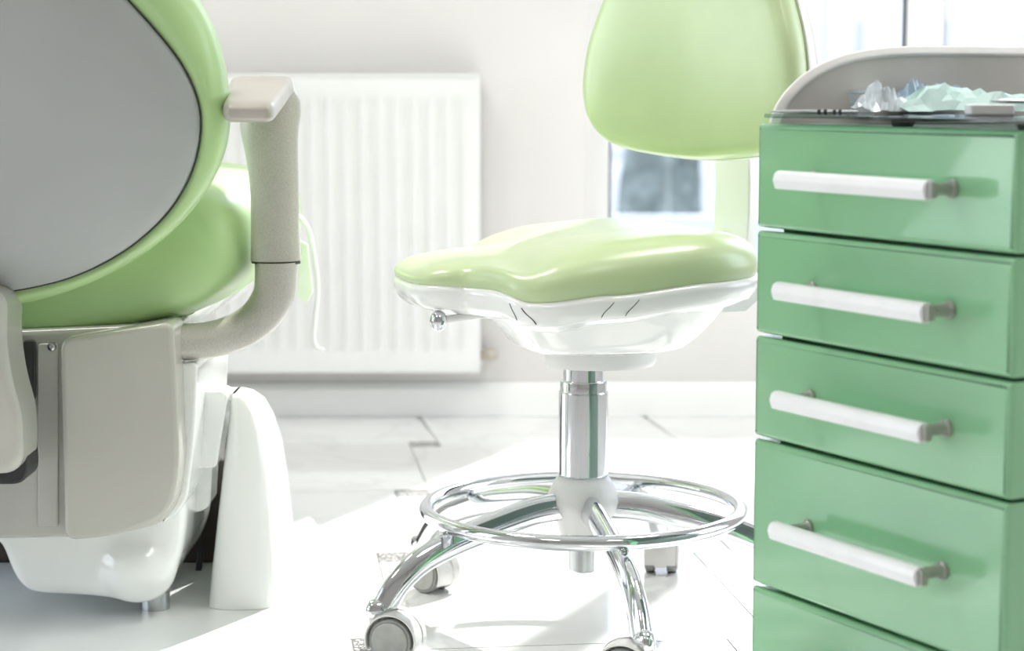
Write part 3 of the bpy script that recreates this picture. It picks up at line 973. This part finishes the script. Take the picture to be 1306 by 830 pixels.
# backrest, leaning towards the lens at the top
p0 = W(0, 370, 2.33)
tn = Vector((0, 1, .33)).normalized(); tu_ = Vector((0, -.33, 1)).normalized()
def bp(px, py, off=0.0):
    u = (px - CX) / F_PX; v = (CY - py) / F_PX
    d = Vector((u, CP + v * SP_, -SP_ + v * CP)); o = Vector((0, 0, H))
    q = p0 + tn * off
    k = (q - o).dot(tn) / d.dot(tn)
    p = o + d * k
    return Vector((p.x, (p - q).dot(tu_), 0))
xc = bp(-30, 200).x
def sym(pts, off=0.0):
    r = [bp(x, y, off) for x, y in pts]
    c0 = Vector((xc, r[0].y, 0)); c1 = Vector((xc, r[-1].y, 0))
    r[0] = c0; r[-1] = c1
    return catmull(r + [Vector((2 * xc - p.x, p.y, 0)) for p in reversed(r[1:-1])], 5, closed=True)
o1 = sym([(-30, 372), (40, 366), (90, 353), (135, 333), (175, 307), (212, 272), (238, 232), (252, 190), (255, 150), (247, 115), (228, 78), (200, 42), (162, 0), (120, -42), (60, -78), (-30, -95)])
o2 = sym([(-30, 386), (40, 382), (95, 367), (145, 345), (190, 318), (232, 283), (266, 240), (285, 198), (291, 155), (287, 112), (279, 72), (264, 32), (242, -4), (205, -50), (130, -92), (-30, -120)], .03)
def bk_pt(q, p, s, off):
    cy_ = .27
    x = xc + (p.x - xc) * s; y = cy_ + (p.y - cy_) * s
    return Vector((x, p0.y, p0.z)) + tu_ * y + tn * off
bm = B()
rings = [[bk_pt(0, p, s, d) for p in o1] for s, d in ((.985, .010), (1.0, .004), (.998, -.002), (.985, -.007), (.93, -.014), (.8, -.022), (.6, -.028), (.3, -.032))]
vr = loft(bm, rings, cap1=False)
fan_close(bm, vr[-1], bk_pt(0, Vector((xc, .27, 0)), 1, -.033))
obj('backrest_shell', bm, M['chair_grey'], chair, auto=70, label='plain grey rounded back panel')
bm = B()
rings = []
N_ = len(o2)
for s1, s2, d, wr in ((.97, 0, .010, 0), (1.0, 0, .003, .3), (1.015, .0, .0005, .6), (1, .35, -.003, 1), (1, .7, .004, 1), (1, 1.0, .022, .5), (1, 1.03, .040, .2), (1, .99, .062, 0), (1, .85, .078, 0)):
    ring = []
    for i in range(N_):
        a, b = o1[i], o2[i]
        p = a.lerp(b, s2) if s2 else Vector((xc + (a.x - xc) * s1, .27 + (a.y - .27) * s1, 0))
        q = bk_pt(0, p, 1, d)
        t_ = p.y
        if p.x > xc:
            wv = math.exp(-((t_ - .20) / .09) ** 2)
            q += tn * (-.0022 * wr * wv * math.sin(t_ * 420 + p.x * 60))
        ring.append(q)
    rings.append(ring)
last = rings[-1]
rings.append([bk_pt(0, Vector((xc + (p.x - xc) * .6, .27 + (p.y - .27) * .6, 0)), 1, .07) for p in o2])
bm = B(); loft(bm, rings)
obj('backrest_cushion', bm, M['chair_green'], chair, subsurf=1, label='green leatherette rim with small creases')
bm = B()
sw = [bk_pt(0, Vector((xc + (p.x - xc) * 1.004, .27 + (p.y - .27) * 1.004, 0)), 1, .0005) for p in o1]
vs = []
for i in range(N_):
    t = (sw[(i + 1) % N_] - sw[i - 1]).normalized(); s = t.cross(tn).normalized()
    vs.append([bm.verts.new(sw[i] + s * a + tn * b) for a, b in circ(.0009, 8)])
for i in range(N_):
    for j in range(8): bm.faces.new((vs[i][j], vs[(i + 1) % N_][j], vs[(i + 1) % N_][(j + 1) % 8], vs[i][(j + 1) % 8]))
obj('seam', bm, M['gap'], chair, label='dark seam round the back panel')

# seat cushion
xr = W(346, 300, 2.62).x
sxc = -.60
def sec(y, k, kz, zc_, up_, dn_):
    r = []
    hx = (xr - sxc) * k
    for i in range(56):
        t = 2 * PI * i / 56
        c, s = math.cos(t), math.sin(t)
        ex = .50 if s > 0 else .80
        x = hx * math.copysign(abs(c) ** (.72 if s > 0 else .85), c)
        z = (up_ if s > 0 else dn_) * kz * math.copysign(abs(s) ** ex, s)
        r.append(Vector((sxc + x, y, zc_ + z)))
    return r
zc_ = .475
bm = B()
ztop = W(300, 208, 2.70).z; zbot = W(130, 431, 2.46).z
rings = [sec(y, k, kz, zc_, ztop - zc_, zc_ - zbot) for y, k, kz in ((2.425, .62, .80), (2.43, .76, .90), (2.45, .87, .97), (2.49, .945, 1.0), (2.55, .985, 1.0), (2.65, 1.0, 1.0), (2.9, 1.0, .98), (3.1, .98, .93), (3.22, .9, .8), (3.26, .75, .6))]
loft(bm, rings)
obj('seat_cushion', bm, M['chair_green'], chair, subsurf=1)
bm = B()
rings = [[Vector((sxc + (p.x - sxc) * .90, p.y + .05, zc_ - .025 + (p.z - zc_) * 1.0)) if p.z < zc_ else Vector((sxc + (p.x - sxc) * .90, p.y + .05, zc_ - .02)) for p in r] for r in
         [sec(y, k, kz, zc_, .1, zc_ - zbot) for y, k, kz in ((2.47, .9, .9), (2.50, .96, .98), (2.7, 1.0, 1.0), (3.0, 1.0, .98), (3.12, .9, .85))]]
loft(bm, rings)
obj('seat_pan', bm, M['chair_white'], chair, auto=60)

def px_prism(name, pts, Y, depth, r, bev, m, label=None, seg=6, bb=None):
    P = [W(x, y, Y) for x, y in pts]
    poly = round_poly([(p.x, p.z) for p in P], [max(q, bev * 2.2) for q in (r if isinstance(r, list) else [r] * len(P))], seg)
    bm = B()
    prism(bm, poly, (0, Y, 0), X_, Z_, Y_, depth, bev, 6, bb)
    return obj(name, bm, m, chair, auto=60, label=label)

# rear link cover at far left
px_prism('link_cover', [(-150, 368), (8, 368), (6, 440), (14, 490), (26, 530), (28, 606), (-150, 606)], 2.27, .09, [.01, .02, .03, .03, .03, .018, .01], .012, M['chair_beige'])
px_prism('rubber_edge', [(-150, 440), (8, 440), (12, 480), (30, 520), (36, 618), (-150, 618)], 2.30, .06, [.01, .01, .02, .02, .020, .01], .004, M['black'], 'black rubber lip below the beige cover')
# housing
px_prism('rear_housing', [(-190, 430), (226, 412), (228, 640), (205, 669), (140, 685), (-190, 691)], 2.415, .33, [.01, .008, .03, .03, .03, .03], .008, M['chair_beige'])
px_prism('rear_cover', [(76, 432), (221, 410), (229, 600), (217, 660), (150, 684), (82, 690)], 2.385, .08, [.004, .006, .05, .03, .03, .012], .007, M['chair_beige'])
px_prism('side_cover', [(205, 466), (252, 462), (247, 570), (238, 645), (205, 672)], 2.44, .28, [.004, .006, .03, .03, .01], .004, M['chair_white'])  # white colour stands in for window light on the housing's side
px_prism('access_panel', [(48, 438), (74, 438), (74, 672), (48, 672)], 2.4095, .02, [.004] * 4, .002, M['chair_beige'])
bm = B()
sc = W(66, 442, 2.4095)
Rm = Matrix(((1, 0, 0), (0, 0, -1), (0, 1, 0)))
lathe(bm, [(0, -.002), (.0055, -.002), (.0055, .001), (.0045, .0035), (.0022, .0042), (.0020, .0015), (0, .0015)], sc, 24, Rm)
obj('screw', bm, M['steel'], chair, auto=40)
px_prism('gap_shade_strip', [(29, 434), (45, 434), (45, 508), (40, 514), (31, 485)], 2.4095, .02, [.002, .002, .004, .004, .004], .002, M['gap'])  # dark strip set in for the shaded gap beside the link cover

# lift box seen right of the housing
px_prism('lift_cover', [(225, 498), (291, 500), (276, 597), (225, 597)], 2.52, .06, [.004, .012, .006, .004], .003, M['chair_white'])
px_prism('lift_box', [(225, 590), (271, 590), (268, 645), (258, 652), (225, 658)], 2.54, .06, [.004, .004, .01, .01, .004], .003, M['chair_white'])
# motor casing with round bulge
bm = B()
P = [W(x, y, 2.44) for x, y in [(-170, 650), (238, 640), (230, 712), (213, 750), (185, 772), (110, 764), (30, 760), (12, 735), (-4, 690), (-170, 690)]]
prism(bm, round_poly([(p.x, p.z) for p in P], [.01, .01, .04, .03, .03, .02, .02, .03, .01, .01], 6), (0, 2.44, 0), X_, Z_, Y_, .27, .018, 6)
bc = W(172, 732, 2.44)
ellipsoid(bm, bc + Vector((0, .018, .003)), 
          .050, .040, .044, 36, 20)
mc = obj('motor_casing', bm, M['chair_white'], chair)
md = mc.modifiers.new('remesh', 'REMESH'); md.mode = 'VOXEL'; md.voxel_size = .004; md.use_smooth_shade = True
md = mc.modifiers.new('smooth', 'SMOOTH'); md.factor = .5; md.iterations = 45
bm = B(); lathe(bm, [(0, .0215), (.018, .0215), (.018, .045), (0, .045)], (W(195, 775, 2.48).x, 2.50, 0), 20); obj('levelling_foot', bm, M['steel'], chair, auto=50)
# dark inner mechanism with cables
bm = B(); box(bm, (-.95, 2.74, .0215), (-.372, 3.04, .165)); mech = obj('lift_mechanism', bm, M['brown'], chair, smooth=False, bevel=.006, label='dark brown inner mechanism')
for k, (x0_, x1_) in enumerate(((246, 250), (240, 252))):
    a, b, c = W(x0_, 655, 2.70), W(x1_ + 4, 700, 2.70), W(x1_, 740, 2.70)
    bm = B(); tube(bm, [a + Z_ * .03, a, b, c, c - Z_ * .012], .003, 8); obj('cable', bm, M['black'], mech)
# floor column cover (wing shaped)
bm = B()
secs = []
for z, xl, xr_, y0, y1, r in ((.0218, -.384, -.299, 2.490, 2.78, .035), (.05, -.3815, -.299, 2.492, 2.775, .036), (.10, -.376, -.3005, 2.500, 2.765, .036), (.15, -.370, -.304, 2.508, 2.75, .034), (.20, -.364, -.309, 2.516, 2.73, .030), (.24, -.359, -.317, 2.524, 2.70, .026), (.265, -.356, -.326, 2.530, 2.67, .020), (.280, -.3545, -.336, 2.536, 2.63, .014), (.287, -.353, -.3435, 2.545, 2.60, .006)):
    secs.append((z, xl, xr_, y0, y1, r))
stack(bm, secs, 8)
box(bm, (-.405, 2.545, .279), (-.350, 2.60, .287))
obj('column_cover', bm, M['chair_white'], chair, auto=50)
# base plate
bp_ = [W(x, y, Y) for x, y, Y in ()]
bm = B()
pl = [(-1.15, 2.14), (-.385, 2.14), (-.325, 2.30), (-.268, 2.47), (-.258, 2.62), (-.268, 2.90), (-.32, 3.10), (-1.15, 3.10)]
prism(bm, round_poly(pl, [.02, .02, .02, .012, .03, .05, .05, .02], 5), (0, 0, .0), X_, Y_, Z_, .0215, .0, 4, .003)
obj('base_plate', bm, M['plate'], chair, auto=40)

# armrest: post, elbow, pad
AY = 2.50
arm = [(222, 436, 2.455, .0265), (262, 434, 2.47, .0265), (300, 424, 2.49, .0275), (330, 405, 2.50, .0285), (348, 378, 2.50, .0300), (352, 352, 2.50, .0308), (352, 334, 2.50, .0312)]
arm2 = [(352, 332, 2.50, .0312), (351, 290, 2.50, .0300), (350, 240, 2.50, .0300), (347, 200, 2.50, .0318), (344, 165, 2.50, .0355), (345, 140, 2.505, .0375), (348, 120, 2.51, .0340), (352, 106, 2.515, .024)]
def armpart(name, data, m, label=None):
    path = catmull([W(x, y, Y) for x, y, Y, r in data], 6)
    rs = [p.x for p in catmull([Vector((r, 0, 0)) for *_, r in data], 6)]
    n_ = len(path)
    bm = B()
    sweep(bm, path, lambda t: circ(rs[min(n_ - 1, int(round(t * (n_ - 1))))], 36, .84))
    return obj(name, bm, m, chair, auto=60, label=label)
armpart('armrest_elbow', arm, M['arm'])
armpart('armrest_post', arm2, M['arm'])
bm = B()
sweep(bm, [W(352, 335.5, 2.50), W(352, 334, 2.50), W(352, 332, 2.50), W(352, 330.5, 2.5)], lambda t: circ(.0302, 36, .79)); obj('post_joint', bm, M['gap'], chair)
bm = B(); sweep(bm, [W(214, 436, 2.452), W(221.5, 436, 2.455)], lambda t: circ(.0272, 32, .84)); obj('armrest_socket', bm, M['gap'], chair, auto=50)
# pad: short rounded block tilting up away from the lens
bm = B()
pA, pB = W(316, 131, 2.23), W(336, 93, 2.50)
ax_ = (pB - pA)
L = ax_.length; ay = ax_.normalized(); asd = ay.cross(Z_).normalized(); aup = asd.cross(ay).normalized()
rings = []
for f, wd, hh in ((0, .020, .004), (.015, .0245, .0080), (.04, .0275, .0110), (.09, .0290, .0125), (.5, .034, .0130), (.85, .0375, .0125), (.95, .035, .010), (1.0, .028, .005)):
    q = round_poly([(-wd, -hh), (wd, -hh), (wd, hh), (-wd, hh)], hh * .9, 5)
    o = pA + ay * L * f - aup * .012
    rings.append([o + asd * p.x + aup * p.y for p in q])
loft(bm, rings)
obj('armrest_pad', bm, M['armpad'], chair, auto=60)

# cord and green strip hanging on the far side of the seat
t = root('hanging_strap', W(395, 300, 2.9), 'white cord with pale green strip hanging beside the armrest post', 'strap')
bm = B(); tube(bm, [W(372, 268, 2.9), W(392, 290, 2.9), W(401, 330, 2.9), W(405, 370, 2.9), W(402, 405, 2.9), W(400, 432, 2.9), W(405, 444, 2.9), W(413, 447, 2.9)], .0035, 10); obj('cord', bm, M['cord'], t)
bm = B(); P = [W(x, y, 2.93) for x, y in ((382, 306), (392, 312), (399, 372), (392, 386), (380, 380))]
prism(bm, [(p.x, p.z) for p in P], (0, 2.93, 0), X_, Z_, Y_, .004, .001, 2); obj('strip', bm, M['strip'], t, auto=40)
